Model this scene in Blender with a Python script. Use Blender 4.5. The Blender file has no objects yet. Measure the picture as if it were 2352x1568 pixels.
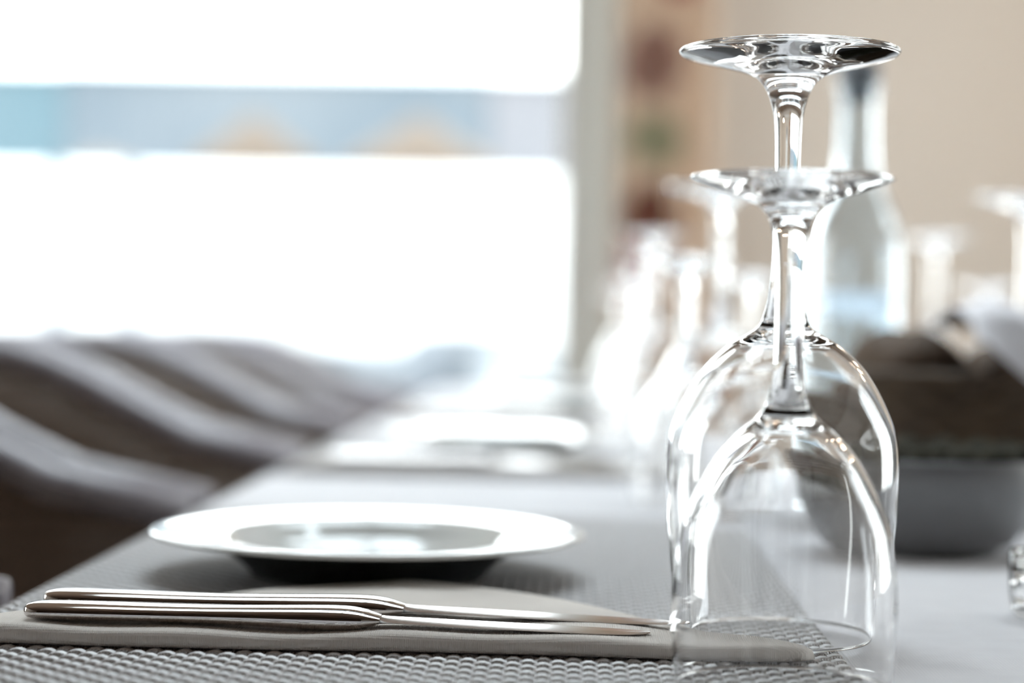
import bpy, math, random
from mathutils import Matrix, Vector
from math import pi, sin, cos, radians as R

random.seed(7)
C = bpy.context.scene.collection
SC = bpy.context.scene

# ------------------------------------------------------------------ camera, world, light, exposure
CAM_Z = 0.868
cam_d = bpy.data.cameras.new('camera')
cam_d.sensor_width = 36.0
cam_d.lens = 67.35
cam_d.clip_start = 0.02
cam_d.dof.use_dof = True
cam_d.dof.focus_distance = 0.682
cam_d.dof.aperture_fstop = 3.9
cam_d.dof.aperture_blades = 0
cam = bpy.data.objects.new('camera', cam_d)
C.objects.link(cam)
cam.matrix_world = (Matrix.Translation((0, 0, CAM_Z)) @ Matrix.Rotation(R(1.76), 4, 'Z')
                    @ Matrix.Rotation(R(90 - 0.57), 4, 'X') @ Matrix.Rotation(R(1.05), 4, 'Z'))
SC.camera = cam

SC.view_settings.view_transform = 'Standard'
SC.view_settings.look = 'None'
SC.view_settings.gamma = 1.0
SC.view_settings.use_curve_mapping = False
SC.view_settings.exposure = 0.4
SC.cycles.use_denoising = True
SC.cycles.max_bounces = 20
SC.cycles.transmission_bounces = 20
SC.cycles.glossy_bounces = 8
SC.cycles.diffuse_bounces = 5
SC.cycles.transparent_max_bounces = 12
SC.cycles.caustics_reflective = True
SC.cycles.caustics_refractive = True
SC.cycles.blur_glossy = 0.3
SC.cycles.sample_clamp_indirect = 40.0

world = bpy.data.worlds.new('sky')
SC.world = world
world.use_nodes = True
wn = world.node_tree.nodes
wl = world.node_tree.links
bgn = wn['Background']
wtc = wn.new('ShaderNodeTexCoord')
wsx = wn.new('ShaderNodeSeparateXYZ')
wrp = wn.new('ShaderNodeValToRGB')
wl.new(wtc.outputs['Generated'], wsx.inputs[0])
wl.new(wsx.outputs['Z'], wrp.inputs[0])
wrp.color_ramp.elements[0].color = (1.0, 1.0, 1.0, 1)
wrp.color_ramp.elements[1].position = 0.8
wrp.color_ramp.elements[1].color = (0.84, 0.92, 1.0, 1)
wl.new(wrp.outputs[0], bgn.inputs['Color'])
bgn.inputs['Strength'].default_value = 6.0


def portal(loc, rot, sx, sy):
    d = bpy.data.lights.new('sky_portal', 'AREA')
    d.shape = 'RECTANGLE'
    d.size, d.size_y = sx, sy
    d.cycles.is_portal = True
    o = bpy.data.objects.new('sky_portal', d)
    C.objects.link(o)
    o.location = loc
    o.rotation_euler = rot


# room extents
X0, X1, Y0, Y1, ZC = -3.2, 2.7, -4.2, 5.6, 2.85
WF = (-2.9, 0.112, 0.30, 2.55)          # far window x0,x1,z0,z1
WL = [(0.9, 2.7), (3.1, 5.0)]          # left wall windows y0,y1
WR = [(1.5, 4.6)]                      # right wall window
WZ = (0.5, 2.6)
RL = (-0.80, 0.95, 1.15, 3.5)               # unseen roof light added to brighten the table: x0,x1,y0,y1
portal(((RL[0] + RL[1]) / 2, (RL[2] + RL[3]) / 2, ZC - 0.01), (0, 0, 0), RL[1] - RL[0], RL[3] - RL[2])
portal(((WF[0] + WF[1]) / 2, Y1 - 0.01, (WF[2] + WF[3]) / 2), (R(-90), 0, 0), WF[1] - WF[0], WF[3] - WF[2])
for a, b in WL:
    portal((X0 + 0.01, (a + b) / 2, (WZ[0] + WZ[1]) / 2), (0, R(-90), 0), WZ[1] - WZ[0], b - a)
for a, b in WR:
    portal((X1 - 0.01, (a + b) / 2, (WZ[0] + WZ[1]) / 2), (0, R(90), 0), WZ[1] - WZ[0], b - a)


# ------------------------------------------------------------------ materials
def mat(name, col, rough=0.5, metal=0.0, coat=0.0, spec=0.5, noise=None, bump=None, sheen=0.0, trans=0.0, ior=None):
    """noise=(scale, colour2, low, high)  bump=(scale, strength, distance)"""
    m = bpy.data.materials.new(name)
    m.use_nodes = True
    n, l = m.node_tree.nodes, m.node_tree.links
    p = n['Principled BSDF']
    p.inputs['Base Color'].default_value = (*col, 1)
    p.inputs['Roughness'].default_value = rough
    p.inputs['Metallic'].default_value = metal
    p.inputs['Coat Weight'].default_value = coat
    p.inputs['Coat Roughness'].default_value = 0.06
    p.inputs['Specular IOR Level'].default_value = spec
    p.inputs['Sheen Weight'].default_value = sheen
    p.inputs['Transmission Weight'].default_value = trans
    if ior:
        p.inputs['IOR'].default_value = ior
    tc = n.new('ShaderNodeTexCoord')
    if noise:
        t = n.new('ShaderNodeTexNoise')
        t.inputs['Scale'].default_value = noise[0]
        t.inputs['Detail'].default_value = 5
        l.new(tc.outputs['Object'], t.inputs['Vector'])
        r = n.new('ShaderNodeValToRGB')
        r.color_ramp.elements[0].position = noise[2]
        r.color_ramp.elements[1].position = noise[3]
        r.color_ramp.elements[0].color = (*col, 1)
        r.color_ramp.elements[1].color = (*noise[1], 1)
        l.new(t.outputs['Fac'], r.inputs[0])
        l.new(r.outputs[0], p.inputs['Base Color'])
    if bump:
        t = n.new('ShaderNodeTexNoise')
        t.inputs['Scale'].default_value = bump[0]
        t.inputs['Detail'].default_value = 3
        l.new(tc.outputs['Object'], t.inputs['Vector'])
        b = n.new('ShaderNodeBump')
        b.inputs['Strength'].default_value = bump[1]
        b.inputs['Distance'].default_value = bump[2]
        l.new(t.outputs['Fac'], b.inputs['Height'])
        l.new(b.outputs[0], p.inputs['Normal'])
    return m


def weave_mat(name, c1, c2, freq, rough, dist, strength=0.6, sheen=0.0, noise_amt=0.25, coat=0.0):
    """fine thread weave: two crossed sine waves for height, a little colour noise"""
    m = mat(name, c1, rough, sheen=sheen, coat=coat)
    n, l = m.node_tree.nodes, m.node_tree.links
    p = n['Principled BSDF']
    tc = [x for x in n if x.type == 'TEX_COORD'][0]
    hs = []
    for ax in ('X', 'Y'):
        w = n.new('ShaderNodeTexWave')
        w.wave_type = 'BANDS'
        w.bands_direction = ax
        w.inputs['Scale'].default_value = freq
        w.inputs['Distortion'].default_value = 0.6
        w.inputs['Detail'].default_value = 1
        l.new(tc.outputs['Object'], w.inputs['Vector'])
        hs.append(w)
    mm = n.new('ShaderNodeMath')
    mm.operation = 'MULTIPLY'
    l.new(hs[0].outputs['Fac'], mm.inputs[0])
    l.new(hs[1].outputs['Fac'], mm.inputs[1])
    b = n.new('ShaderNodeBump')
    b.inputs['Strength'].default_value = strength
    b.inputs['Distance'].default_value = dist
    l.new(mm.outputs[0], b.inputs['Height'])
    l.new(b.outputs[0], p.inputs['Normal'])
    t = n.new('ShaderNodeTexNoise')
    t.inputs['Scale'].default_value = 60
    t.inputs['Detail'].default_value = 6
    l.new(tc.outputs['Object'], t.inputs['Vector'])
    mx = n.new('ShaderNodeMix')
    mx.data_type = 'RGBA'
    mx.inputs[6].default_value = (*c1, 1)
    mx.inputs[7].default_value = (*c2, 1)
    l.new(t.outputs['Fac'], mx.inputs[0])
    l.new(mx.outputs[2], p.inputs['Base Color'])
    return m


def glass_mat(name, col=(1, 1, 1), ior=1.5, rough=0.0):
    m = bpy.data.materials.new(name)
    m.use_nodes = True
    n, l = m.node_tree.nodes, m.node_tree.links
    p = n['Principled BSDF']
    p.inputs['Base Color'].default_value = (*col, 1)
    p.inputs['Roughness'].default_value = rough
    p.inputs['Transmission Weight'].default_value = 1.0
    p.inputs['IOR'].default_value = ior
    return m


def pane_mat():
    m = bpy.data.materials.new('window_pane')
    m.use_nodes = True
    n, l = m.node_tree.nodes, m.node_tree.links
    n.remove(n['Principled BSDF'])
    out = n['Material Output']
    t = n.new('ShaderNodeBsdfTransparent')
    t.inputs[0].default_value = (0.97, 0.99, 0.98, 1)
    g = n.new('ShaderNodeBsdfGlossy')
    g.inputs['Roughness'].default_value = 0.0
    f = n.new('ShaderNodeFresnel')
    f.inputs[0].default_value = 1.5
    x = n.new('ShaderNodeMixShader')
    l.new(f.outputs[0], x.inputs[0])
    l.new(t.outputs[0], x.inputs[1])
    l.new(g.outputs[0], x.inputs[2])
    l.new(x.outputs[0], out.inputs['Surface'])
    return m


M = {}
M['glass'] = glass_mat('clear_crystal', (1, 1, 1), 1.51)
M['bottle'] = glass_mat('pale_blue_glass', (0.84, 0.90, 0.94), 1.48)
M['water'] = glass_mat('water', (0.93, 0.98, 1.0), 1.33)
M['pane'] = pane_mat()
M['steel'] = mat('polished_steel', (0.66, 0.63, 0.62), 0.05, metal=1.0)
M['blade'] = mat('blade_steel', (0.66, 0.66, 0.68), 0.14, metal=1.0)
M['porcelain'] = mat('white_porcelain', (0.74, 0.76, 0.73), 0.06, coat=1.0, noise=(30, (0.80, 0.80, 0.79), 0.3, 0.7))
M['napkin'] = weave_mat('stone_linen', (0.72, 0.655, 0.60), (0.82, 0.765, 0.71), 420, 0.9, 0.0006, 0.55, sheen=0.3)
M['cloth'] = weave_mat('white_linen_cloth', (0.60, 0.585, 0.605), (0.72, 0.71, 0.73), 260, 0.75, 0.0004, 0.35, sheen=0.1)
M['mat_weft'] = None
M['table_wood'] = mat('dark_table_wood', (0.09, 0.05, 0.03), 0.45, noise=(14, (0.05, 0.025, 0.015), 0.3, 0.7))
M['floor'] = mat('brown_floor', (0.16, 0.095, 0.06), 0.45, noise=(3, (0.10, 0.055, 0.035), 0.3, 0.7))
M['ceiling'] = mat('brown_timber_ceiling', (0.26, 0.18, 0.13), 0.8, noise=(3, (0.20, 0.14, 0.10), 0.35, 0.65))
M['wall'] = mat('cream_plaster', (0.88, 0.82, 0.745), 0.85, bump=(120, 0.15, 0.002), noise=(1.5, (0.87, 0.81, 0.74), 0.35, 0.7))
M['white_wall'] = mat('white_plaster', (0.86, 0.86, 0.86), 0.85, bump=(120, 0.15, 0.002))
M['frame'] = mat('pale_green_frame', (0.90, 0.94, 0.92), 0.4)
M['baseboard'] = mat('painted_baseboard', (0.72, 0.70, 0.66), 0.5)
M['panel'] = mat('dark_panelling', (0.10, 0.06, 0.04), 0.6, noise=(6, (0.07, 0.04, 0.03), 0.3, 0.7))
M['underside_shade'] = mat('painted_underside_shade', (0.022, 0.022, 0.024), 0.45, noise=(30, (0.03, 0.03, 0.032), 0.3, 0.7))  # near-black stands in for the shade under the plates
M['bread'] = mat('brown_crust', (0.085, 0.048, 0.022), 0.7, noise=(25, (0.06, 0.028, 0.013), 0.35, 0.7), bump=(60, 0.5, 0.004))
M['wicker'] = mat('dark_wicker', (0.085, 0.050, 0.022), 0.6, noise=(40, (0.055, 0.030, 0.013), 0.35, 0.65))
M['bowl'] = mat('grey_stoneware', (0.20, 0.20, 0.208), 0.4, coat=0.2, noise=(40, (0.175, 0.175, 0.182), 0.3, 0.7))
M['olive'] = mat('olive_skin', (0.014, 0.013, 0.005), 0.65, spec=0.12, noise=(60, (0.03, 0.025, 0.01), 0.3, 0.7))
M['white_cloth'] = weave_mat('white_napkin_cloth', (0.78, 0.76, 0.80), (0.84, 0.83, 0.86), 300, 0.85, 0.0005)
M['wall_out'] = mat('sunlit_white_render', (0.86, 0.86, 0.86), 0.9, bump=(20, 0.2, 0.01))
M['paving'] = mat('pale_paving', (0.75, 0.75, 0.73), 0.9, noise=(4, (0.66, 0.66, 0.64), 0.4, 0.6))
M['parasol'] = mat('tan_canvas', (0.095, 0.070, 0.052), 0.9, noise=(5, (0.085, 0.062, 0.045), 0.3, 0.7))
M['parasol_b'] = mat('brown_canvas', (0.11, 0.09, 0.075), 0.9, noise=(5, (0.10, 0.08, 0.065), 0.3, 0.7))
M['pole'] = mat('grey_pole', (0.35, 0.35, 0.36), 0.4, metal=0.5)
M['pale_chair'] = mat('pale_grey_weave', (0.24, 0.26, 0.285), 0.7, noise=(60, (0.21, 0.23, 0.26), 0.35, 0.65))
M['pale_rail'] = mat('white_rail', (0.27, 0.29, 0.31), 0.5, noise=(90, (0.25, 0.27, 0.29), 0.4, 0.6))
M['chair_leg'] = mat('dark_chair_leg', (0.05, 0.035, 0.03), 0.4, noise=(20, (0.03, 0.02, 0.018), 0.3, 0.7))
M['cushion'] = weave_mat('taupe_cushion', (0.24, 0.19, 0.15), (0.30, 0.24, 0.19), 260, 0.9, 0.0006)
M['wax'] = mat('white_wax', (0.85, 0.84, 0.80), 0.4)
M['tin'] = mat('tealight_tin', (0.6, 0.6, 0.6), 0.3, metal=1.0)
M['cork'] = mat('cork', (0.35, 0.23, 0.13), 0.9, noise=(80, (0.22, 0.13, 0.07), 0.4, 0.6))


def wicker_chair_mat():
    m = mat('taupe_brown_rattan', (0.13, 0.09, 0.075), 0.42, coat=0.25)
    n, l = m.node_tree.nodes, m.node_tree.links
    p = n['Principled BSDF']
    tc = [x for x in n if x.type == 'TEX_COORD'][0]
    w = n.new('ShaderNodeTexWave')
    w.bands_direction = 'Z'
    w.inputs['Scale'].default_value = 26
    w.inputs['Distortion'].default_value = 1.5
    l.new(tc.outputs['Object'], w.inputs['Vector'])
    r = n.new('ShaderNodeValToRGB')
    r.color_ramp.elements[0].color = (0.13, 0.088, 0.066, 1)
    r.color_ramp.elements[1].color = (0.27, 0.20, 0.15, 1)
    l.new(w.outputs['Fac'], r.inputs[0])
    l.new(r.outputs[0], p.inputs['Base Color'])
    b = n.new('ShaderNodeBump')
    b.inputs['Strength'].default_value = 0.6
    b.inputs['Distance'].default_value = 0.004
    l.new(w.outputs['Fac'], b.inputs['Height'])
    l.new(b.outputs[0], p.inputs['Normal'])
    return m


M['rattan'] = wicker_chair_mat()
M['rattan_rail'] = mat('lilac_grey_wrapped_rail', (0.34, 0.315, 0.345), 0.42, coat=0.4, noise=(70, (0.25, 0.225, 0.25), 0.35, 0.65))


def facade_mat():
    m = mat('weathered_blue_render', (0.14, 0.19, 0.22), 0.9)
    n, l = m.node_tree.nodes, m.node_tree.links
    p = n['Principled BSDF']
    tc = [x for x in n if x.type == 'TEX_COORD'][0]
    t = n.new('ShaderNodeTexNoise')
    t.inputs['Scale'].default_value = 0.22
    t.inputs['Detail'].default_value = 1
    l.new(tc.outputs['Object'], t.inputs['Vector'])
    r = n.new('ShaderNodeValToRGB')
    r.color_ramp.elements[0].position = 0.38
    r.color_ramp.elements[1].position = 0.62
    r.color_ramp.elements[0].color = (0.050, 0.088, 0.108, 1)
    r.color_ramp.elements[1].color = (0.070, 0.10, 0.115, 1)
    l.new(t.outputs['Fac'], r.inputs[0])
    l.new(r.outputs[0], p.inputs['Base Color'])
    return m


M['facade'] = facade_mat()


def print_mat(name, base, spots):
    """fabric with printed flowers: spots = (x, z, rx, rz, colour) in object space"""
    m = mat(name, base, 0.9)
    n, l = m.node_tree.nodes, m.node_tree.links
    p = n['Principled BSDF']
    tc = [x for x in n if x.type == 'TEX_COORD'][0]
    last = None
    nz = n.new('ShaderNodeTexNoise')
    nz.inputs['Scale'].default_value = 30
    l.new(tc.outputs['Object'], nz.inputs['Vector'])
    for (x, z, rx, rz, col) in spots:
        mp = n.new('ShaderNodeMapping')
        mp.vector_type = 'POINT'
        mp.inputs['Location'].default_value = (-x / rx, 0, -z / rz)
        mp.inputs['Scale'].default_value = (1 / rx, 0, 1 / rz)
        l.new(tc.outputs['Object'], mp.inputs['Vector'])
        ln = n.new('ShaderNodeVectorMath')
        ln.operation = 'LENGTH'
        l.new(mp.outputs[0], ln.inputs[0])
        ad = n.new('ShaderNodeMath')
        ad.operation = 'ADD'
        l.new(ln.outputs['Value'], ad.inputs[0])
        l.new(nz.outputs['Fac'], ad.inputs[1])
        lt = n.new('ShaderNodeMath')
        lt.operation = 'LESS_THAN'
        lt.inputs[1].default_value = 1.4
        l.new(ad.outputs[0], lt.inputs[0])
        mx = n.new('ShaderNodeMix')
        mx.data_type = 'RGBA'
        l.new(lt.outputs[0], mx.inputs[0])
        if last is None:
            mx.inputs[6].default_value = (*base, 1)
        else:
            l.new(last.outputs[2], mx.inputs[6])
        mx.inputs[7].default_value = (*col, 1)
        last = mx
    l.new(last.outputs[2], p.inputs['Base Color'])
    return m


# ------------------------------------------------------------------ mesh helpers
class MB:
    def __init__(s):
        s.v, s.f = [], []

    def box(s, x0, x1, y0, y1, z0, z1):
        b = len(s.v)
        s.v += [(x, y, z) for z in (z0, z1) for y in (y0, y1) for x in (x0, x1)]
        s.f += [tuple(b + i for i in q) for q in
                ((0, 2, 3, 1), (4, 5, 7, 6), (0, 1, 5, 4), (2, 6, 7, 3), (0, 4, 6, 2), (1, 3, 7, 5))]
        return s

    def lathe(s, prof, n=96, cx=0, cy=0, closed=True):
        """prof = [(r, z)]; r==0 ends become poles"""
        rings = []
        for (r, z) in prof:
            if r <= 1e-7:
                rings.append([len(s.v)])
                s.v.append((cx, cy, z))
            else:
                rings.append(list(range(len(s.v), len(s.v) + n)))
                s.v += [(cx + r * cos(2 * pi * k / n), cy + r * sin(2 * pi * k / n), z) for k in range(n)]
        for a, b in zip(rings, rings[1:]):
            for k in range(n):
                k2 = (k + 1) % n
                if len(a) == 1 and len(b) > 1:
                    s.f.append((a[0], b[k2], b[k]))
                elif len(b) == 1 and len(a) > 1:
                    s.f.append((a[k], a[k2], b[0]))
                elif len(a) > 1:
                    s.f.append((a[k], a[k2], b[k2], b[k]))
        return s

    def rings(s, loops, closed_path=False, cap=True):
        """loops: list of equally long point lists"""
        idx = []
        for lp in loops:
            idx.append(list(range(len(s.v), len(s.v) + len(lp))))
            s.v += [tuple(p) for p in lp]
        prs = list(zip(idx, idx[1:])) + ([(idx[-1], idx[0])] if closed_path else [])
        for a, b in prs:
            m = len(a)
            for k in range(m):
                s.f.append((a[k], a[(k + 1) % m], b[(k + 1) % m], b[k]))
        if cap and not closed_path:
            s.f.append(tuple(reversed(idx[0])))
            s.f.append(tuple(idx[-1]))
        return s

    def tube(s, pts, rad, n=12, cap=True):
        loops = []
        for i, p in enumerate(pts):
            p = Vector(p)
            a = Vector(pts[max(0, i - 1)])
            b = Vector(pts[min(len(pts) - 1, i + 1)])
            d = (b - a).normalized()
            up = Vector((0, 0, 1)) if abs(d.z) < 0.95 else Vector((1, 0, 0))
            u = d.cross(up).normalized()
            w = u.cross(d)
            r = rad[i] if isinstance(rad, (list, tuple)) else rad
            loops.append([p + u * (r * cos(2 * pi * k / n)) + w * (r * sin(2 * pi * k / n)) for k in range(n)])
        return s.rings(loops, cap=cap)

    def build(s, name, m, parent=None, smooth=True, sub=0, bevel=0, angle=None):
        me = bpy.data.meshes.new(name)
        me.from_pydata(s.v, [], s.f)
        me.update()
        import bmesh
        bm = bmesh.new()
        bm.from_mesh(me)
        bmesh.ops.recalc_face_normals(bm, faces=bm.faces)
        bm.to_mesh(me)
        bm.free()
        if smooth:
            me.polygons.foreach_set('use_smooth', [True] * len(me.polygons))
            if angle:
                me.set_sharp_from_angle(angle=R(angle))
        me.materials.append(m)
        o = bpy.data.objects.new(name, me)
        C.objects.link(o)
        if parent:
            o.parent = parent
        if bevel:
            b = o.modifiers.new('bevel', 'BEVEL')
            b.width = bevel
            b.segments = 3
            b.limit_method = 'ANGLE'
        if sub:
            b = o.modifiers.new('subdivision', 'SUBSURF')
            b.levels = b.render_levels = sub
        return o


def catmull(pts, k=8):
    out = []
    P = [pts[0]] + list(pts) + [pts[-1]]
    for i in range(1, len(P) - 2):
        p0, p1, p2, p3 = P[i - 1], P[i], P[i + 1], P[i + 2]
        for j in range(k):
            t = j / k
            out.append(tuple(0.5 * ((2 * b) + (-a + c) * t + (2 * a - 5 * b + 4 * c - d) * t * t
                                    + (-a + 3 * b - 3 * c + d) * t ** 3) for a, b, c, d in zip(p0, p1, p2, p3)))
    out.append(tuple(pts[-1]))
    return out


def tag(o, label=None, cat=None, group=None, kind=None):
    if label: o['label'] = label
    if cat: o['category'] = cat
    if group: o['group'] = group
    if kind: o['kind'] = kind
    return o


def thing(name, label, cat, loc=(0, 0, 0), rz=0, group=None):
    o = bpy.data.objects.new(name, None)
    o.empty_display_size = 0.02
    C.objects.link(o)
    o.location = loc
    o.rotation_euler = (0, 0, rz)
    return tag(o, label, cat, group)


def dup(root, loc, rz=None, label=None, group=None):
    def cp(o, par):
        c = o.copy()
        C.objects.link(c)
        c.parent = par
        for ch in list(o.children):
            cp(ch, c)
        return c
    r = cp(root, None)
    r.location = loc
    if rz is not None:
        r.rotation_euler = (0, 0, rz)
    if label: r['label'] = label
    if group: r['group'] = group
    return r


def struct(name, mb, m, **kw):
    kw.setdefault('smooth', False)
    return tag(mb.build(name, m, **kw), kind='structure')


# ------------------------------------------------------------------ the room
struct('floor', MB().box(X0 - .2, X1 + .2, Y0 - .2, Y1 + .2, -0.1, 0), M['floor'])
cb = MB()                                 # timber ceiling, opened for the roof light added over the table
cb.box(X0 - .2, X1 + .2, Y0 - .2, RL[2], ZC, ZC + 0.1)
cb.box(X0 - .2, X1 + .2, RL[3], Y1 + .2, ZC, ZC + 0.1)
cb.box(X0 - .2, RL[0], RL[2], RL[3], ZC, ZC + 0.1)
cb.box(RL[1], X1 + .2, RL[2], RL[3], ZC, ZC + 0.1)
struct('ceiling', cb, M['ceiling'])
fb = MB()
for q in range(4):
    xq = RL[0] + (RL[1] - RL[0] - 0.05) * q / 3
    fb.box(xq, xq + 0.05, RL[2] + .05, RL[3] - .05, ZC + 0.02, ZC + 0.08)
fb.box(RL[0], RL[1], RL[2], RL[2] + .05, ZC + 0.02, ZC + 0.08)
fb.box(RL[0], RL[1], RL[3] - .05, RL[3], ZC + 0.02, ZC + 0.08)
rw = struct('window_5', fb, M['frame'])  # frame of the added roof light, invented to let sky onto the table
MB().box(RL[0] + .01, RL[1] - .01, RL[2] + .01, RL[3] - .01, ZC + 0.048, ZC + 0.052).build('pane', M['pane'], rw, smooth=False)
T = 0.2


def holed_wall(name, along, fixed, lo, hi, holes, m):
    """holes = [(a0, a1, z0, z1)] along the wall"""
    b = MB()

    def bx(a0, a1, z0, z1):
        if a1 - a0 < 1e-4 or z1 - z0 < 1e-4: return
        if along == 'x': b.box(a0, a1, fixed[0], fixed[1], z0, z1)
        else: b.box(fixed[0], fixed[1], a0, a1, z0, z1)
    c = lo
    for (a0, a1, z0, z1) in holes:
        bx(c, a0, 0, ZC)
        bx(a0, a1, 0, z0)
        bx(a0, a1, z1, ZC)
        c = a1
    bx(c, hi, 0, ZC)
    struct(name, b, m)


holed_wall('wall_far', 'x', (Y1, Y1 + T), X0, X1, [(WF[0], WF[1], WF[2], WF[3])], M['wall'])
holed_wall('wall_left', 'y', (X0 - T, X0), Y0, Y1, [(a, b, *WZ) for a, b in WL], M['wall'])
holed_wall('wall_right', 'y', (X1, X1 + T), Y0, Y1, [(a, b, *WZ) for a, b in WR], M['wall'])
struct('wall_near', MB().box(X0, X1, Y0 - T, Y0, 0, ZC), M['panel'])
struct('baseboard_far', MB().box(X0, X1, Y1 - .015, Y1, 0, 0.1), M['baseboard'])
struct('baseboard_right', MB().box(X1 - .015, X1, Y0, Y1 - .016, 0, 0.1), M['baseboard'])
struct('baseboard_left', MB().box(X0, X0 + .015, Y0, Y1 - .016, 0, 0.1), M['baseboard'])


def window(n, along, pos, a0, a1, z0, z1, right_bar=0.0):
    """frame in the wall thickness with one pane"""
    w = 0.05
    b = MB()

    def bx(mb, p, q, r, s, t0, t1):
        if along == 'x': mb.box(p, q, pos + t0, pos + t1, r, s)
        else: mb.box(pos + t0, pos + t1, p, q, r, s)
    bx(b, a0, a0 + w, z0, z1, 0.04, 0.1)
    bx(b, a1 - w - right_bar, a1, z0, z1, 0.04, 0.1)
    bx(b, a0 + w, a1 - w - right_bar, z0, z0 + w, 0.04, 0.1)
    bx(b, a0 + w, a1 - w - right_bar, z1 - w, z1, 0.04, 0.1)
    o = struct('window_%d' % n, b, M['frame'], bevel=0.004)
    p = MB()
    bx(p, a0 + w, a1 - w - right_bar, z0 + w, z1 - w, 0.068, 0.072)
    p.build('pane', M['pane'], o, smooth=False)


window(1, 'x', Y1, *WF, right_bar=0.10)
window(2, 'y', X0 - 0.14, WL[0][0], WL[0][1], *WZ)
window(3, 'y', X0 - 0.14, WL[1][0], WL[1][1], *WZ)
window(4, 'y', X1, WR[0][0], WR[0][1], *WZ)

# ------------------------------------------------------------------ outside
struct('terrace_ground', MB().box(-16, 12, Y1 + T, 30, -0.12, -0.02), M['paving'])
tw = MB().box(-9.0, 4.0, 9.0, 9.25, -0.02, 1.50)
tw.box(-9.02, 4.02, 8.96, 9.29, 1.50, 1.56)
tag(tw.build('garden_wall', M['wall_out'], smooth=False, bevel=0.01),
    'long low white rendered terrace wall outside the far window', 'wall')
M['facade_grey'] = mat('grey_blue_render', (0.100, 0.112, 0.125), 0.9, noise=(0.4, (0.068, 0.085, 0.102), 0.35, 0.65))
M['facade_lilac'] = mat('pale_lilac_render', (0.135, 0.13, 0.14), 0.9, noise=(0.5, (0.12, 0.12, 0.13), 0.35, 0.65))
for (xa, xb, zt, mm, lb) in ((-14.0, -5.9, 3.70, M['facade'], 'blue building seen at the far left of the window'),
                             (-5.88, -1.0, 3.72, M['facade_grey'], 'long grey-blue building behind the tan parasols'),
                             (-0.98, 3.2, 3.70, M['facade_lilac'], 'pale lilac building seen beside the window frame')):
    fac = thing('terrace_building', lb, 'building', ((xa + xb) / 2, 22, 0))
    hw_ = (xb - xa) / 2
    MB().box(-hw_, hw_, 0, 4, -0.02, zt).build('wall', mm, fac, smooth=False)
    MB().box(-hw_ + .001, hw_ - .001, -0.12, 4.1, zt + .001, zt + 0.07).build('roof_edge', M['wall_out'], fac, smooth=False)


def parasol(loc, r, h, zt, m, label):
    t = thing('parasol', label, 'parasol', loc, 0, 'parasols behind the terrace wall')
    b = MB()
    n = 8
    top = len(b.v)
    b.v.append((0, 0, zt))
    for k in range(n):
        b.v.append((r * cos(2 * pi * k / n), r * sin(2 * pi * k / n), zt - h))
    for k in range(n):
        b.v.append((r * cos(2 * pi * k / n), r * sin(2 * pi * k / n), zt - h - 0.16))
    for k in range(n):
        k2 = (k + 1) % n
        b.f.append((top, top + 1 + k, top + 1 + k2))
        b.f.append((top + 1 + k, top + 1 + n + k, top + 1 + n + k2, top + 1 + k2))
    o = b.build('canopy', m, t, smooth=False)
    s = o.modifiers.new('thickness', 'SOLIDIFY')
    s.thickness = 0.01
    MB().tube([(0, 0, 0.0), (0, 0, zt - 0.02)], 0.025, 10).build('pole', M['pole'], t)
    MB().lathe([(0, -0.02), (0.25, -0.02), (0.25, 0.04), (0.05, 0.07), (0, 0.07)], 24).build('base', M['pole'], t)


parasol((-2.18, 13.0, 0), 0.46, 0.33, 2.26, M['parasol'], 'tan canvas parasol behind the white terrace wall, middle one seen through the window')
parasol((-1.05, 13.0, 0), 0.54, 0.34, 2.27, M['parasol'], 'tan canvas parasol behind the white terrace wall, nearest the window frame on the right')
parasol((-3.22, 13.0, 0), 0.48, 0.18, 1.98, M['parasol_b'], 'low brown canvas parasol behind the terrace wall, furthest left')

# ------------------------------------------------------------------ curtain with printed flowers
cur = thing('flowered_curtain', 'beige curtain printed with red and green flowers beside the far window', 'curtain', (0.13, Y1 - 0.09, 0))
cb = MB()
nx, nz = 60, 14
for j in range(nz + 1):
    for i in range(nx + 1):
        u = i / nx
        cb.v.append((0.27 * u, 0.025 * sin(u * 2 * pi * 5), 0.06 + 2.56 * j / nz))
for j in range(nz):
    for i in range(nx):
        a = j * (nx + 1) + i
        cb.f.append((a, a + 1, a + nx + 2, a + nx + 1))
o = cb.build('cloth', print_mat('flower_print', (0.86, 0.70, 0.55), [
    (0.09, 1.62, 0.085, 0.12, (0.38, 0.22, 0.18)), (0.10, 1.40, 0.09, 0.09, (0.42, 0.41, 0.28)),
    (0.09, 1.18, 0.08, 0.11, (0.24, 0.09, 0.06)), (0.075, 1.06, 0.075, 0.06, (0.42, 0.05, 0.05)),
    (0.03, 0.98, 0.06, 0.09, (0.50, 0.16, 0.14)), (0.12, 0.80, 0.07, 0.08, (0.42, 0.41, 0.28)),
    (0.16, 1.90, 0.08, 0.1, (0.42, 0.07, 0.06)), (0.08, 2.2, 0.09, 0.09, (0.42, 0.41, 0.28)),
    (0.12, 0.5, 0.08, 0.1, (0.42, 0.07, 0.06))]), cur)
s = o.modifiers.new('thickness', 'SOLIDIFY')
s.thickness = 0.002
MB().tube([(-0.1, 0, 2.64), (0.36, 0, 2.64)], 0.012, 12).build('rod', M['pole'], cur)

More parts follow.
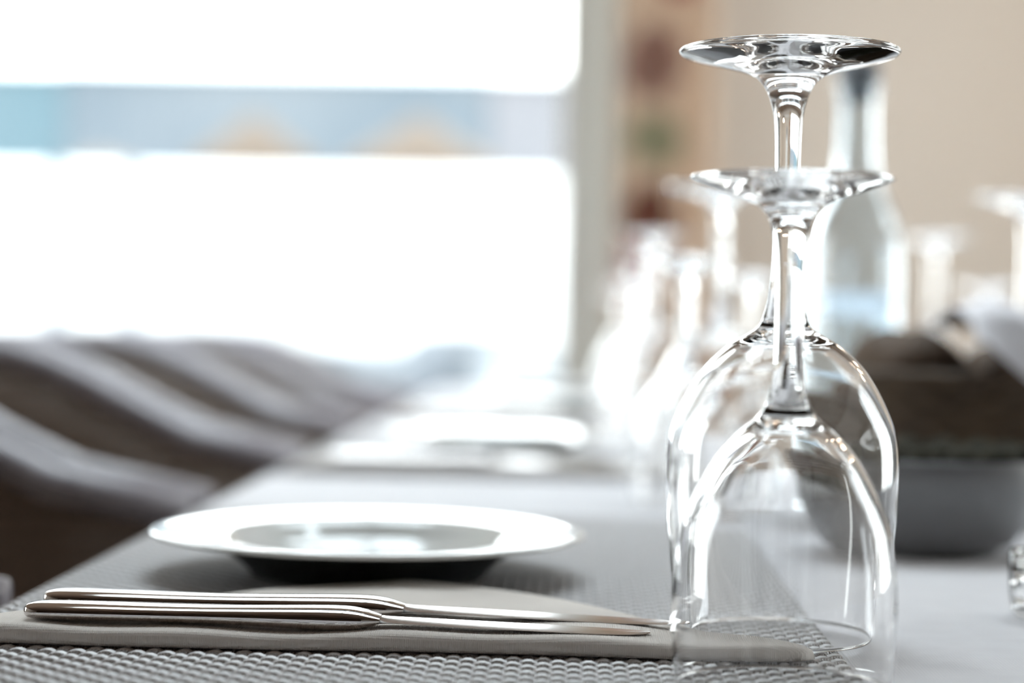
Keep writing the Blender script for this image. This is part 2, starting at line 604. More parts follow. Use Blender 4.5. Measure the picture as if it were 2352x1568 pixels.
# ------------------------------------------------------------------ unseen warm pendant lamps, added at the right to brighten the far wall
def pendant(loc, label):
    t = thing('added_pendant_lamp', label, 'lamp', loc, 0, 'unseen warm pendant lamps added for light')
    MB().tube([(0, 0, 0.15), (0, 0, ZC - loc[2])], 0.004, 8).build('cord', M['pole'], t)
    MB().lathe([(.02, .15), (.05, .14), (.11, .04), (.15, -.07), (.152, -.07), (.155, -.075), (.148, -.075), (.105, .035), (.047, .13), (.02, .14), (.02, .15)], 48).build('lamp_shade', M['panel'], t)
    MB().lathe([(0, .10), (.016, .09), (.018, .05), (.035, .01), (.035, -.01), (.02, -.032), (0, -.037)], 24).build('bulb', bulb_m, t)
    d = bpy.data.lights.new('added_lamp_light', 'POINT')
    d.energy = 5
    d.color = (1.0, 0.80, 0.60)
    d.shadow_soft_size = 0.04
    o = bpy.data.objects.new('added_lamp_light', d)
    C.objects.link(o)
    o.parent = t
    o.location = (0, 0, -0.095)


bulb_m = mat('warm_bulb', (1, 0.8, 0.5), 0.4)
bulb_m.node_tree.nodes['Principled BSDF'].inputs['Emission Color'].default_value = (1.0, 0.62, 0.28, 1)
bulb_m.node_tree.nodes['Principled BSDF'].inputs['Emission Strength'].default_value = 12
pendant((1.45, 4.5, 2.0), 'unseen dark shaded pendant lamp near the far right wall, added to brighten it')
pendant((1.75, 2.9, 2.0), 'unseen dark shaded pendant lamp right of the table, nearer the viewer, added for light')

# ------------------------------------------------------------------ table and cloth
TZ = 0.75
TX0, TX1, TY0, TY1 = -0.2265, 0.70, 0.22, 3.35
tb = thing('dining_table', 'long dark wood dining table under the pale linen cloth', 'table', (0, 0, 0))
MB().box(TX0 + .004, TX1 - .004, TY0 + .004, TY1 - .004, TZ - 0.035, TZ - 0.003).build('tabletop', M['table_wood'], tb, smooth=False, bevel=0.003)
for x in (TX0 + 0.08, TX1 - 0.08):
    for y in (TY0 + 0.08, TY1 - 0.08):
        MB().box(x - .03, x + .03, y - .03, y + .03, 0, TZ - 0.035).build('leg', M['table_wood'], tb, smooth=False, bevel=0.004)
cl = MB()
# top grid + drop with soft waves
nx, ny = 20, 60
xs = [TX0 + (TX1 - TX0) * i / nx for i in range(nx + 1)]
ys = [TY0 + (TY1 - TY0) * i / ny for i in range(ny + 1)]
top = [[None] * (ny + 1) for _ in xs]
for i, x in enumerate(xs):
    for j, y in enumerate(ys):
        top[i][j] = len(cl.v)
        cl.v.append((x, y, TZ))
for i in range(nx):
    for j in range(ny):
        cl.f.append((top[i][j], top[i + 1][j], top[i + 1][j + 1], top[i][j + 1]))
edge = [(i, 0) for i in range(nx)] + [(nx, j) for j in range(ny)] + [(i, ny) for i in range(nx, 0, -1)] + [(0, j) for j in range(ny, 0, -1)]
prev = [top[i][j] for i, j in edge]
for d in range(1, 5):
    cur_r = []
    for q, (i, j) in enumerate(edge):
        x, y = xs[i], ys[j]
        ox = (-1 if i == 0 else 1 if i == nx else 0)
        oy = (-1 if j == 0 else 1 if j == ny else 0)
        w = 0.003 + 0.004 * d / 4 * (1 + sin(q * 1.3))
        cur_r.append(len(cl.v))
        cl.v.append((x + ox * w, y + oy * w, TZ - 0.004 - 0.045 * d))
    for k in range(len(edge)):
        k2 = (k + 1) % len(edge)
        cl.f.append((prev[k], prev[k2], cur_r[k2], cur_r[k]))
    prev = cur_r
o = tag(cl.build('tablecloth', M['cloth'], angle=40), 'pale grey-white linen tablecloth covering the long table', 'tablecloth')
o.modifiers.new('thickness', 'SOLIDIFY').thickness = 0.0012


# ------------------------------------------------------------------ woven placemat (real strands)
def strand_mat(name, c1, c2, axis):
    m = mat(name, c1, 0.20 if axis == 'Y' else 0.45, coat=0.6 if axis == 'Y' else 0.0, spec=1.0 if axis == 'Y' else 0.3)
    n, l = m.node_tree.nodes, m.node_tree.links
    p = n['Principled BSDF']
    tc = [x for x in n if x.type == 'TEX_COORD'][0]
    t = n.new('ShaderNodeTexNoise')
    t.inputs['Scale'].default_value = 220
    l.new(tc.outputs['Object'], t.inputs['Vector'])
    mx = n.new('ShaderNodeMix')
    mx.data_type = 'RGBA'
    mx.inputs[6].default_value = (*c1, 1)
    mx.inputs[7].default_value = (*c2, 1)
    l.new(t.outputs['Fac'], mx.inputs[0])
    l.new(mx.outputs[2], p.inputs['Base Color'])
    return m


M['weft'] = strand_mat('silver_taupe_strand', (0.72, 0.70, 0.71), (0.92, 0.91, 0.92), 'Y')
M['warp'] = strand_mat('dark_taupe_strand', (0.09, 0.07, 0.06), (0.15, 0.125, 0.11), 'X')
M['mat_base'] = mat('mat_dark_base', (0.06, 0.05, 0.045), 0.8, noise=(200, (0.04, 0.035, 0.03), 0.3, 0.7))  # dark brown backing sheet under the strands

MW, ML = 0.325, 0.56       # width (x), length (y)
MH = 0.0018


def placemat(label, cell=0.0052):
    t = thing('woven_placemat', label, 'placemat', (0, 0, 0), 0, 'woven placemats on the tablecloth')
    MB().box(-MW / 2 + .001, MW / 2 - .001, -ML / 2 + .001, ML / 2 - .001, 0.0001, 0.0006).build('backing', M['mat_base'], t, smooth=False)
    nxc, nyc = int(MW / cell), int(ML / cell)
    amp = 0.00072
    zc = 0.00155
    hw = cell * 0.40
    # each strand is a band of four fine round threads
    sect = [(-1.0, -0.00060), (-0.90, -0.00012), (-0.75, 0.00008), (-0.58, -0.00014), (-0.5, -0.00045), (-0.42, -0.00014), (-0.25, 0.00012),
            (-0.08, -0.00014), (0.0, -0.00045), (0.08, -0.00014), (0.25, 0.00012), (0.42, -0.00014), (0.5, -0.00045), (0.58, -0.00014),
            (0.75, 0.00008), (0.90, -0.00012), (1.0, -0.00060)]

    def strands(n_str, n_len, along, phase):
        b = MB()
        for i in range(n_str):
            c = (i + 0.5 - n_str / 2) * cell
            base = len(b.v)
            ns = n_len * 3 + 1
            for j in range(ns):
                s_ = (j / 3 - n_len / 2) * cell
                # passes over the cell centres of matching parity
                z = zc + amp * cos(pi * (j / 3 - 0.5)) * (1 if (i + phase) % 2 else -1)
                for (a, dz) in sect:
                    b.v.append((c + a * hw, s_, z + dz) if along == 'y' else (s_, c + a * hw, z + dz))
            m_ = len(sect)
            for j in range(ns - 1):
                for k in range(m_ - 1):
                    p = base + j * m_ + k
                    b.f.append((p, p + 1, p + m_ + 1, p + m_))
        return b
    strands(nxc, nyc, 'y', 0).build('warp_strands', M['warp'], t)
    strands(nyc, nxc, 'x', 1).build('weft_strands', M['weft'], t)
    # top binding strip on the far and near ends
    return t


PM = placemat('silver-taupe woven placemat under the near plate, knives and napkin')
PMX = -0.2265 + 0.002 + MW / 2
PM.location = (PMX, 0.87, TZ + 0.0001)
ZM = TZ + 0.0024            # top of a placemat


# ------------------------------------------------------------------ wine glasses (upside down)
def glass_profile(outer, inner):
    return outer + inner


def make_glass(name, label, group, outer, top_in, wall):
    """outer: [(r,z)] cm from the rim (z=0) up to foot edge then over the foot top to r=0; inner bowl derived"""
    t = thing(name, label, 'wine glass', (0, 0, 0), 0, group)
    o_s = catmull(outer['bowl'] + outer['stem'], 6)
    # inner bowl: offset of the bowl until top_in
    inner = []
    bw = catmull(outer['bowl'], 8)
    for i, (r, z) in enumerate(bw):
        a = bw[max(0, i - 1)]
        b = bw[min(len(bw) - 1, i + 1)]
        dr, dz = b[0] - a[0], b[1] - a[1]
        L = math.hypot(dr, dz)
        w = wall * (1 + 1.6 * (i / len(bw)) ** 4)
        inner.append((r - dz / L * w, z + dr / L * w * 1.0))
    inner = [(r, z) for r, z in inner if z < top_in - 0.02 and r > 0.25]
    inner[0] = (inner[0][0], 0.0)
    last = inner[-1]
    inner += [(last[0] * 0.66, last[1] + (top_in - last[1]) * 0.62), (last[0] * 0.33, last[1] + (top_in - last[1]) * 0.92), (0, top_in)]
    rim = [((o_s[0][0] + inner[0][0]) / 2 + wall * .25, -0.03), ((o_s[0][0] + inner[0][0]) / 2 - wall * .25, -0.03)]
    prof = list(reversed(inner)) + list(reversed(rim)) + o_s + outer['foot']
    prof = [(max(r, 0) * 0.01, z * 0.01 + 0.0003) for r, z in prof]
    MB().lathe(prof, 128).build('glass_body', M['glass'], t)
    return t


GA = {'bowl': [(3.83, 0.0), (4.0, 1.5), (4.16, 2.8), (4.31, 4.6), (4.36, 6.2), (4.24, 7.6), (3.75, 8.85), (3.02, 10.05), (2.1, 10.92), (1.42, 11.33)],
      'stem': [(1.0, 11.62), (0.80, 12.1), (0.64, 12.75), (0.54, 13.7), (0.485, 15.2), (0.465, 17.3), (0.49, 18.7), (0.56, 19.6), (0.76, 20.35), (1.02, 20.80), (1.35, 21.08), (1.9, 21.28), (2.7, 21.48), (3.5, 21.68), (4.0, 21.84)],
      'foot': [(4.10, 21.93), (4.12, 21.99), (4.08, 22.04), (3.98, 22.06), (3.2, 21.99), (2.0, 21.84), (1.0, 21.66), (0, 21.6)]}
GB = {'bowl': [(3.46, 0.0), (3.56, 1.17), (3.61, 2.4), (3.56, 3.54), (3.37, 4.96), (3.1, 5.8), (2.77, 6.5), (2.27, 7.35), (1.6, 8.12), (1.12, 8.52)],
      'stem': [(0.86, 8.8), (0.66, 9.2), (0.52, 9.8), (0.46, 10.8), (0.46, 12.4), (0.49, 13.6), (0.58, 14.5), (0.74, 15.05), (1.0, 15.38), (1.5, 15.62), (2.3, 15.90), (3.0, 16.14), (3.15, 16.20)],
      'foot': [(3.25, 16.25), (3.27, 16.30), (3.23, 16.36), (3.15, 16.38), (2.4, 16.30), (1.2, 16.12), (0, 16.0)]}
grpA = 'large upturned wine glasses'
grpB = 'small upturned wine glasses'
gA = make_glass('wine_glass', 'large clear wine glass standing upside down on the placemat, tallest and in sharp focus', grpA, GA, 10.95, 0.10)
gB = make_glass('wine_glass', 'smaller clear wine glass upside down, nearest the viewer in front of the tall one', grpB, GB, 8.25, 0.09)
gA.location = (0.0800, 0.722, ZM)
gA.scale = (1, 1, 0.994)
gB.location = (0.0700, 0.618, ZM)
GLA = [((0.108, 1.40, 0), 'large upturned wine glass behind the in-focus pair, beside the second place setting'),
       ((0.092, 2.16, 0), 'large upturned wine glass at the third place setting from the viewer'),
       ((0.095, 2.95, 0), 'large upturned wine glass at the last place setting by the window'),
       ((0.345, 1.46, 0), 'large upturned wine glass right of the blue bottle at the photo edge'),
       ((0.395, 2.10, 0), 'large upturned wine glass on the far right side of the table behind the bread basket'),
       ((0.370, 2.75, 0), 'large upturned wine glass furthest down the right side of the table')]
GLB = [((0.078, 1.30, 0), 'smaller upturned wine glass in front of the large one of the second setting'),
       ((0.070, 2.06, 0), 'smaller upturned wine glass at the third place setting from the viewer'),
       ((0.072, 2.84, 0), 'smaller upturned wine glass at the last place setting by the window'),
       ((0.420, 1.95, 0), 'smaller upturned wine glass on the right side of the table behind the basket'),
       ((0.160, 1.72, 0), 'smaller upturned wine glass left of the blue bottle, mid-table'),
       ((0.400, 2.62, 0), 'smaller upturned wine glass furthest down the right side of the table')]
for (p, lb) in GLA:
    dup(gA, (p[0], p[1], TZ + 0.0006), label=lb)
for (p, lb) in GLB:
    dup(gB, (p[0], p[1], TZ + 0.0006), label=lb)

# ------------------------------------------------------------------ plate
PL = [(0, 0.25), (4.6, 0.25), (4.9, 0.0), (5.3, 0.0), (5.5, 0.35), (6.0, 0.95), (6.6, 1.36), (7.2, 1.54), (8.5, 1.66), (9.6, 1.76), (9.82, 1.84), (9.88, 1.93),
      (9.82, 2.0), (9.7, 2.01), (9.3, 1.98), (8.3, 1.90), (7.2, 1.83), (6.7, 1.75), (6.35, 1.50), (6.0, 1.05), (5.6, 0.76), (5.0, 0.66), (3.0, 0.62), (0, 0.62)]
plate = thing('dinner_plate', 'white porcelain plate behind the two knives, nearest the viewer', 'plate', (-0.0905, 0.872, ZM), 0, 'white plates at the place settings')
MB().lathe([(r * 0.01, z * 0.01) for r, z in [(0, 0.45), (5.0, 0.48), (5.7, 0.62), (6.2, 1.0), (6.7, 1.50)] + PL[8:]], 128).build('dish', M['porcelain'], plate)
us = MB().lathe([(r * 0.01, z * 0.01) for r, z in [(0, 0.40), (4.55, 0.40), (4.9, 0.0), (5.3, 0.0), (5.5, 0.30), (6.1, 0.82), (6.9, 1.30), (8.2, 1.52), (8.6, 1.60), (7.2, 1.50), (6.7, 1.44), (6.2, 0.94), (5.7, 0.56), (5.0, 0.42), (0, 0.42)]], 128).build('underside', M['underside_shade'], plate)  # shade below the plate is put into this part's colour
us['label'] = 'underside and foot ring, coloured near-black for the shade beneath the plate'
dup(plate, (-0.060, 1.665, ZM), label='white porcelain plate at the second place setting, behind the near plate')
dup(plate, (-0.030, 2.43, ZM), label='white porcelain plate at the third place setting down the left side')
dup(plate, (-0.030, 3.05, TZ + .0008), label='white porcelain plate at the far end of the table by the window')


# ------------------------------------------------------------------ napkin (triangle, long fold to the viewer)
def napkin_mesh():
    """local: x along the front fold, y away from the viewer, z up; x from -0.155 to 0.155"""
    b = MB()
    nu, loops = 90, []
    for i in range(nu + 1):
        u = i / nu
        x = -0.155 + 0.31 * u
        e = min(1.0, (0.155 - abs(x)) / 0.026)
        e = math.sqrt(max(0.0, 1 - (1 - max(0, e)) ** 2)) if e < 1 else 1.0
        ax = abs(x + 0.0)
        depth = 0.150 * (1 - (ax / 0.155) ** 1.25) + 0.007
        if x > 0.09:
            q = min(1, (x - 0.09) / 0.03)
            depth = 0.007 + (depth - 0.007) * (1 - 0.3 * q * q * (3 - 2 * q))
        th = (0.0063 + 0.0006 * sin(x * 38) + 0.0005 * sin(x * 90 + 1)) * (0.35 + 0.65 * e)
        fy = 0.0012 * sin(x * 30 + 0.6) + (1 - e) * 0.009
        lp = []
        r = th / 2
        for k in range(9):          # rounded front fold
            a = -pi / 2 - pi * k / 8
            lp.append((x, fy + r + r * cos(a) * 1.05, r + r * sin(a)))
        m_ = 14
        for k in range(1, m_):
            v = k / m_
            y = fy + r + (depth - r) * v
            z = th * (1 - 0.25 * max(0, v - 0.4)) + 0.0007 * sin(x * 70 + v * 5) * v
            if v > 0.35: z += 0.0016 * math.exp(-((x + 0.02) / 0.05) ** 2) * sin((v - .35) * 4.8)
            lp.append((x, y, z))
        zb = th * 0.5
        lp.append((x, fy + depth + 0.0012, zb * 0.75))
        lp.append((x, fy + depth + 0.0014, zb * 0.35))
        lp.append((x, fy + depth + 0.0004, 0.0001))
        lp.append((x, fy + depth * 0.5, 0.0001))
        loops.append(lp)
    b.rings(loops)
    return b


nap = thing('folded_napkin', 'stone-coloured linen napkin folded to a triangle, under the two knives', 'napkin', (-0.0680, 0.6615, ZM), 0, 'folded linen napkins')
napkin_mesh().build('cloth', M['napkin'], nap, angle=60)


# ------------------------------------------------------------------ knives
def make_knife(label):
    t = thing('table_knife', label, 'knife', (0, 0, 0), 0, 'steel table knives')
    # handle along +x from 0 to 0.122
    H = [(0.0, 0.0050, 0.0020), (0.0015, 0.0066, 0.0026), (0.006, 0.0078, 0.0030), (0.02, 0.0084, 0.0031), (0.045, 0.0080, 0.0029),
         (0.065, 0.0076, 0.0030), (0.085, 0.0080, 0.0035), (0.103, 0.0086, 0.0040), (0.113, 0.0088, 0.0040), (0.119, 0.0082, 0.0034), (0.1235, 0.0066, 0.0022), (0.1265, 0.0055, 0.0013)]
    loops = []
    for (x, hw, hh) in catmull(H, 5):
        loops.append([(x, hw * math.copysign(abs(cos(a)) ** 0.6, cos(a)), 0.0041 + hh * math.copysign(abs(sin(a)) ** 0.9, sin(a)))
                      for a in [2 * pi * k / 40 for k in range(40)]])
    MB().rings(loops).build('handle', M['steel'], t, angle=50)
    # blade lying flat
    B = [(0.1262, -0.0045, 0.0048, 0.0012), (0.131, -0.0048, 0.0052, 0.0009), (0.15, -0.0062, 0.0058, 0.0008), (0.18, -0.0070, 0.0060, 0.0007),
         (0.20, -0.0066, 0.0060, 0.0006), (0.212, -0.0048, 0.0056, 0.0005), (0.219, -0.0018, 0.0048, 0.0004), (0.222, 0.0015, 0.0038, 0.0003)]
    loops = []
    for (x, y0, y1, hh) in catmull(B, 5):
        zz = 0.0036 - (x - 0.126) * 0.022
        loops.append([(x, y0, zz), (x, (y0 * .6 + y1 * .4), zz + hh), (x, y1, zz + hh), (x, y1, zz - hh), (x, (y0 * .6 + y1 * .4), zz - hh)])
    MB().rings(loops).build('blade', M['blade'], t, angle=30)
    return t


ZN = ZM + 0.0068
kn = make_knife('polished steel table knife at the front edge of the napkin, nearer the viewer')
kn.location = (-0.1920, 0.6775, ZN - 0.0007)
kn.rotation_euler = (0, R(0.25), R(-0.4))
k2 = dup(kn, (-0.1935, 0.7085, ZN - 0.0007), label='polished steel table knife lying behind the front knife on the napkin')
k2.rotation_euler = (0, R(0.3), R(-1.6))
k2.scale = (1.06, 1.0, 1.0)

# second and third settings: mats, napkins, knives
for yy, nm in ((1.72, 'second'), (2.48, 'third')):
    dup(PM, (PMX, yy, TZ + 0.0001), label='woven placemat at the %s place setting down the left side' % nm)
    dup(nap, (-0.06, yy - 0.275, ZM), label='folded linen napkin at the %s place setting down the left side' % nm)
    a = dup(kn, (-0.185, yy - 0.259, ZN - 0.0007), label='steel knife at the front of the napkin of the %s place setting' % nm)
    b = dup(k2, (-0.188, yy - 0.231, ZN - 0.0007), label='steel knife further back on the napkin of the %s place setting' % nm)

# ------------------------------------------------------------------ grey bowl of olives
bw = thing('stoneware_bowl', 'small grey stoneware bowl right of the glasses on the tablecloth', 'bowl', (0.190, 1.03, TZ + 0.0006))
BW = [(0, 0.0), (3.9, 0.0), (4.0, 0.35), (4.7, 0.55), (5.5, 1.6), (6.35, 3.6), (6.6, 5.0), (6.52, 5.12), (6.35, 5.1), (6.1, 3.7), (5.2, 1.9), (4.2, 1.0), (0, 0.9)]
MB().lathe([(r * .01, z * .01) for r, z in BW], 96).build('vessel', M['bowl'], bw)
ol = MB().lathe([(0, 1.2), (0.55, 1.05), (0.85, 0.6), (0.95, 0), (0.85, -0.6), (0.55, -1.05), (0, -1.2)], 20)
ol.v = [(x * .01, y * .01, z * .01) for x, y, z in ol.v]
o0 = ol.build('olive', M['olive'], None, sub=1)
tag(o0, 'dark glossy olive heaped in the grey bowl', 'olive', 'olives in the grey bowl')
first = True
k = 0
for zz, rr, n_ in ((0.014, 0.036, 11), (0.014, 0.014, 4), (0.031, 0.046, 14), (0.031, 0.024, 7), (0.0465, 0.050, 15), (0.0465, 0.029, 8), (0.0475, 0.008, 2)):
    for q in range(n_):
        a = 2 * pi * q / n_ + zz * 70
        o = o0 if first else o0.copy()
        if not first: C.objects.link(o)
        first = False
        o.location = (0.190 + rr * cos(a), 1.03 + rr * sin(a), TZ + 0.003 + zz)
        o.rotation_euler = (R(90) + random.uniform(-.15, .15), random.uniform(-.15, .15), a + R(90))
        k += 1

# ------------------------------------------------------------------ bread basket with napkin
bk = thing('bread_basket', 'dark woven bread basket behind the grey bowl', 'basket', (0.268, 1.25, TZ + 0.0006))
b = MB()
nlv, seg = 11, 144
loops = []
for lv in range(nlv * 4 + 1):
    f = lv / (nlv * 4)
    z = 0.001 + 0.086 * f
    ph = pi * (lv // 4)
    bulge = abs(sin(pi * lv / 4)) * 0.0022
    ring = []
    for q in range(seg):
        a = 2 * pi * q / seg
        r = 0.088 + 0.022 * f ** 0.8 + bulge * (1 + 0.9 * cos(24 * a + ph))
        ring.append((r * 1.12 * cos(a), r * 0.92 * sin(a), z))
    loops.append(ring)
for lv in range(6):
    f = 1 - lv / 5
    loops.append([((0.082 + 0.022 * f) * 1.12 * cos(2 * pi * q / seg), (0.082 + 0.022 * f) * 0.92 * sin(2 * pi * q / seg), 0.006 + 0.081 * f) for q in range(seg)])
b.rings(loops)
b.build('woven_side', M['wicker'], bk)
pts = [(0.1105 * 1.12 * cos(2 * pi * q / 72), 0.1105 * .92 * sin(2 * pi * q / 72), 0.0885 + 0.0008 * sin(q * 3)) for q in range(73)]
MB().tube(pts, 0.0045, 10, cap=False).build('rim', M['wicker'], bk)


def roll(loc, sx, sy, sz, rz, label, name='bread_roll', cat='bread'):
    b = MB()
    n1, n2 = 14, 24
    loops = []
    for i in range(1, n1):
        th = pi * i / n1
        loops.append([(sx * sin(th) ** .8 * cos(2 * pi * j / n2) * (1 + .05 * sin(3 * th + j)), sy * sin(th) ** .8 * sin(2 * pi * j / n2),
                       sz * cos(th) + (0.003 * sin(2 * pi * j / n2 * 3) if th < 1.3 else 0)) for j in range(n2)])
    b.rings(loops)
    o = b.build(name, M['bread'], None, sub=1)
    o.location = loc
    o.rotation_euler = (0, 0, rz)
    tag(o, label, cat, 'bread in the woven basket')


bz = TZ + 0.0006
roll((0.2180, 1.245, bz + 0.086), 0.040, 0.044, 0.032, 0.3, 'dark brown crusty bread roll at the left end of the basket')
roll((0.2900, 1.222, bz + 0.080), 0.028, 0.034, 0.028, -0.1, 'dark brown crusty bread roll at the front middle of the basket')
roll((0.345, 1.240, bz + 0.078), 0.024, 0.038, 0.026, 0.2, 'dark brown crusty bread roll at the right end of the basket')
roll((0.292, 1.295, bz + 0.080), 0.034, 0.024, 0.028, 0.1, 'dark brown crusty bread roll at the back of the basket')

# white serving napkin: a folded cloth standing between the rolls, its two peaks over the rim
cn = MB()
n1, n2 = 48, 16
for i in range(n1 + 1):
    for j in range(n2 + 1):
        u, v = i / n1, j / n2
        x = 0.238 + 0.19 * u
        # lower edge: a point hanging down, then a long fall to the right
        lowz = 0.112 - 0.030 * max(0, 1 - abs(u - 0.20) / 0.17) - 0.075 * max(0, u - 0.36)
        topz = 0.124 - 0.010 * u + 0.004 * sin(u * 14)
        y = 1.128 + 0.022 * v + 0.004 * sin(u * 22) * (1 - v)
        cn.v.append((x, y, bz + lowz + (topz - lowz) * v))
base = len(cn.v)
for i in range(n1 + 1):
    for j in range(1, 9):
        u, w = i / n1, j / 8
        topz = 0.124 - 0.010 * u + 0.004 * sin(u * 14)
        cn.v.append((0.238 + 0.19 * u, 1.150 + 0.130 * w, bz + topz + 0.010 * sin(pi * w) * (1 + .4 * sin(u * 9)) - 0.006 * w))
for i in range(n1):
    for j in range(n2):
        a = i * (n2 + 1) + j
        cn.f.append((a, a + n2 + 1, a + n2 + 2, a + 1))
    a, b2 = i * (n2 + 1) + n2, (i + 1) * (n2 + 1) + n2
    p, q = base + i * 8, base + (i + 1) * 8
    cn.f.append((a, b2, q, p))
    for j in range(7):
        cn.f.append((p + j, q + j, q + j + 1, p + j + 1))
o = cn.build('serving_napkin', M['white_cloth'], None)
o.modifiers.new('thickness', 'SOLIDIFY').thickness = 0.0015
tag(o, 'white cloth napkin draped in peaks over the bread basket', 'napkin')

# ------------------------------------------------------------------ blue glass bottle with water
bt = thing('water_bottle', 'tall pale blue glass bottle of water in the middle of the table', 'bottle', (0.2130, 1.45, TZ + 0.0006))
OUT = catmull([(0, 0.0), (3.2, 0.0), (3.6, 0.3), (3.65, 2), (3.65, 12), (3.6, 17.5), (3.1, 19.8), (2.1, 22), (1.65, 24), (1.5, 27), (1.5, 29.3)], 5)
INN = catmull([(1.2, 29.3), (1.2, 27), (1.35, 24), (1.8, 22), (2.8, 19.7), (3.3, 17.4), (3.35, 12), (3.35, 2), (3.2, 0.9), (0, 0.8)], 5)
MB().lathe([(max(r, 0) * .01, z * .01) for r, z in OUT + [(1.68, 29.35), (1.7, 30.2), (1.2, 30.25)] + INN], 64).build('vessel', M['bottle'], bt)
MB().lathe([(0, 0.0082), (0.0318, 0.0094), (0.0333, 0.02), (0.0333, 0.12), (0.0333, 0.145), (0, 0.145)], 64).build('water', M['water'], bt)
MB().lathe([(0, .288), (.0115, .288), (.0118, .304), (.016, .305), (.016, .318), (0, .319)], 32).build('stopper', mat('grey_stopper', (0.22, 0.24, 0.27), 0.4, noise=(30, (0.18, 0.20, 0.23), 0.3, 0.7)), bt)

# ------------------------------------------------------------------ tealight glass at the right edge
tl = thing('tealight_holder', 'small clear glass tealight holder at the right edge of the photo', 'candle holder', (0.2105, 0.795, TZ + 0.0006))
MB().lathe([(r * .01, z * .01) for r, z in [(0, 0), (2.4, 0), (2.65, .2), (2.75, 1.0), (2.8, 2.6), (2.72, 2.7), (2.6, 2.6), (2.52, 1.0), (2.4, .55), (0, .5)]], 64).build('cup', M['glass'], tl)
MB().lathe([(0, .0052), (.019, .0052), (.0195, .017), (.0185, .017), (.018, .008), (0, .0075)], 48).build('tin', M['tin'], tl)
MB().lathe([(0, .0078), (.0178, .0082), (.0178, .0155), (.012, .0150), (0, .0148)], 48).build('wax', M['wax'], tl)


# ------------------------------------------------------------------ tub chairs
# local: x = 0 at the table edge, negative x away from it; y across; z above the floor
def chair_path(n=48):
    """U path in plan from the front of the near arm round the back to the front of the far arm, with rail height"""
    pts = []
    hw = 0.205
    for i in range(n + 1):
        s = i / n
        # superellipse half
        a = -pi / 2 + pi * s
        c, d = cos(a), sin(a)
        x = -0.01 - 0.50 * abs(c) ** 0.62
        y = hw * math.copysign(abs(d) ** 0.50, d)
        # rail height from distance
        L = -x
        if L < 0.02: z = 0.738
        else: z = 0.738 + 0.098 * (1 - math.cos(pi * min(1, (L - 0.02) / 0.29))) / 2
        pts.append((x, y, z))
    return pts


def make_chair(label, m_body, m_rail, m_cush, group):
    t = thing('tub_chair', label, 'chair', (0, 0, 0), 0, group)
    P = chair_path()
    # shell
    loops = []
    nz = 10
    for i, (x, y, z) in enumerate(P):
        a = P[max(0, i - 1)]
        b = P[min(len(P) - 1, i + 1)]
        d = Vector((b[0] - a[0], b[1] - a[1], 0)).normalized()
        nrm = Vector((d.y, -d.x, 0))
        lp = []
        for s_, ks in ((1, range(nz + 1)), (-1, range(nz, -1, -1))):
            for k in ks:
                f = k / nz
                zz = 0.34 + (z - 0.01 - 0.34) * f
                out = 0.0105 * s_ + 0.05 * (1 - f) ** 1.3
                q = Vector((x, y, 0)) - nrm * (-out)
                lp.append((q.x, q.y, zz))
        loops.append(lp)
    MB().rings(loops).build('shell', m_body, t)
    # wrapped top rail
    R0 = []
    for i in range(len(P)):
        R0.append(0.0135 + 0.0008 * (i % 2))
    MB().tube([(x, y, z) for x, y, z in P], R0, 14).build('rail', m_rail, t)
    # seat + cushion
    sp = []
    for (x, y, z) in P:
        sp.append((min(-0.02, x * 0.9 - 0.02), y * 0.80))
    def slab(z0, z1, inset):
        cx, cy = -0.26, 0
        lo = [[(cx + (x - cx) * k, cy + (y - cy) * k, z) for x, y in sp] for (k, z) in ((0.96 * inset, z0), (inset, z0 + (z1 - z0) * .3), (inset, z0 + (z1 - z0) * .7), (0.95 * inset, z1))]
        return MB().rings(lo)
    slab(0.34, 0.40, 1.0).build('seat', m_body, t, angle=60)
    slab(0.401, 0.47, 0.97).build('cushion', m_cush, t, angle=60)
    for x, y in ((-0.07, -0.135), (-0.07, 0.135), (-0.40, -0.11), (-0.40, 0.11)):
        MB().tube([(x, y, 0.34), (x * 1.05, y * 1.05, 0.0)], [0.019, 0.013], 12).build('leg', M['chair_leg'], t)
    return t


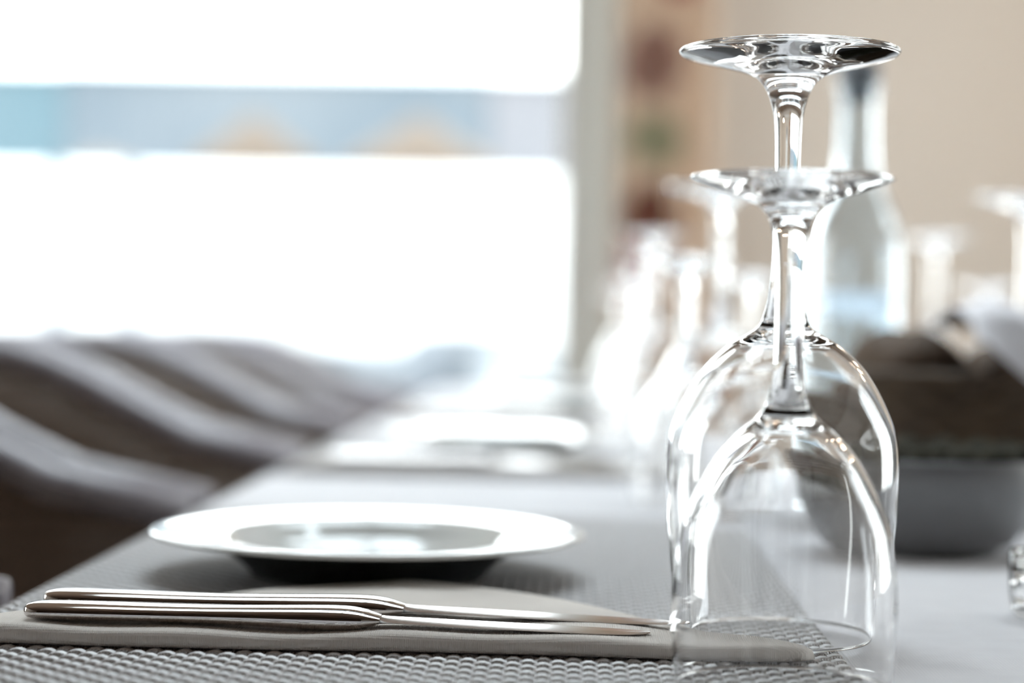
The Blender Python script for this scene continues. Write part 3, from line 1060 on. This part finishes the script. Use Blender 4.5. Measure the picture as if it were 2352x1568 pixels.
CX = TX0 - 0.012
grp = 'woven tub chairs along the left side of the table'
ch = make_chair('brown woven tub chair nearest the viewer at the left edge, beside the near plate', M['rattan'], M['rattan_rail'], M['cushion'], grp)
ch.location = (CX, 1.04, 0)
for yy, lb in ((1.52, 'second brown woven tub chair from the viewer, lilac-grey rail sweeping to the table'),
               (2.00, 'third brown woven tub chair from the viewer along the table'),
               (2.48, 'fourth brown woven tub chair from the viewer along the table'),
               (2.96, 'last brown woven tub chair on the left, its back pale against the window')):
    dup(ch, (CX, yy, 0), label=lb)
pc = make_chair('pale blue-grey tub chair outside on the terrace, nearest the window frame', M['pale_chair'], M['pale_rail'], M['pale_chair'], 'pale grey tub chairs on the terrace')
pc.location = (-0.55, 7.3, -0.02)
pc.rotation_euler = (0, 0, R(-120))
dup(pc, (-1.25, 7.0, -0.02), R(-60), 'pale blue-grey tub chair outside on the terrace, second from the window frame')
dup(pc, (-1.95, 7.2, -0.02), R(-100), 'pale blue-grey tub chair outside on the terrace, furthest left')
bn = thing('terrace_bench', 'long low pale grey bench in front of the white terrace wall', 'bench', (0, 8.3, -0.02))
MB().box(-6, 2.5, -0.22, 0.30, 0.40, 0.47).build('seat', M['pale_chair'], bn, smooth=False, bevel=0.01)
MB().box(-6, 2.5, 0.301, 0.36, 0.40, 0.76).build('backrest', M['pale_rail'], bn, smooth=False, bevel=0.01)
for x in (-5.6, -2.8, -1.2, 0.4, 2.2):
    MB().box(x, x + 0.08, -0.15, 0.25, 0.0, 0.40).build('leg', M['pale_rail'], bn, smooth=False, bevel=0.005)

for x, lb in ((-2.16, 'pale grey post on the terrace, left of the two'), (-1.84, 'pale grey post on the terrace, right of the two')):
    ps = thing('terrace_post', lb, 'post', (x, 7.95, -0.02))
    MB().box(-0.035, 0.035, -0.035, 0.035, 0.02, 1.50).build('shaft', M['pale_chair'], ps, smooth=False, bevel=0.004)
    MB().box(-0.07, 0.07, -0.07, 0.07, 0.0, 0.02).build('base_plate', M['pole'], ps, smooth=False)
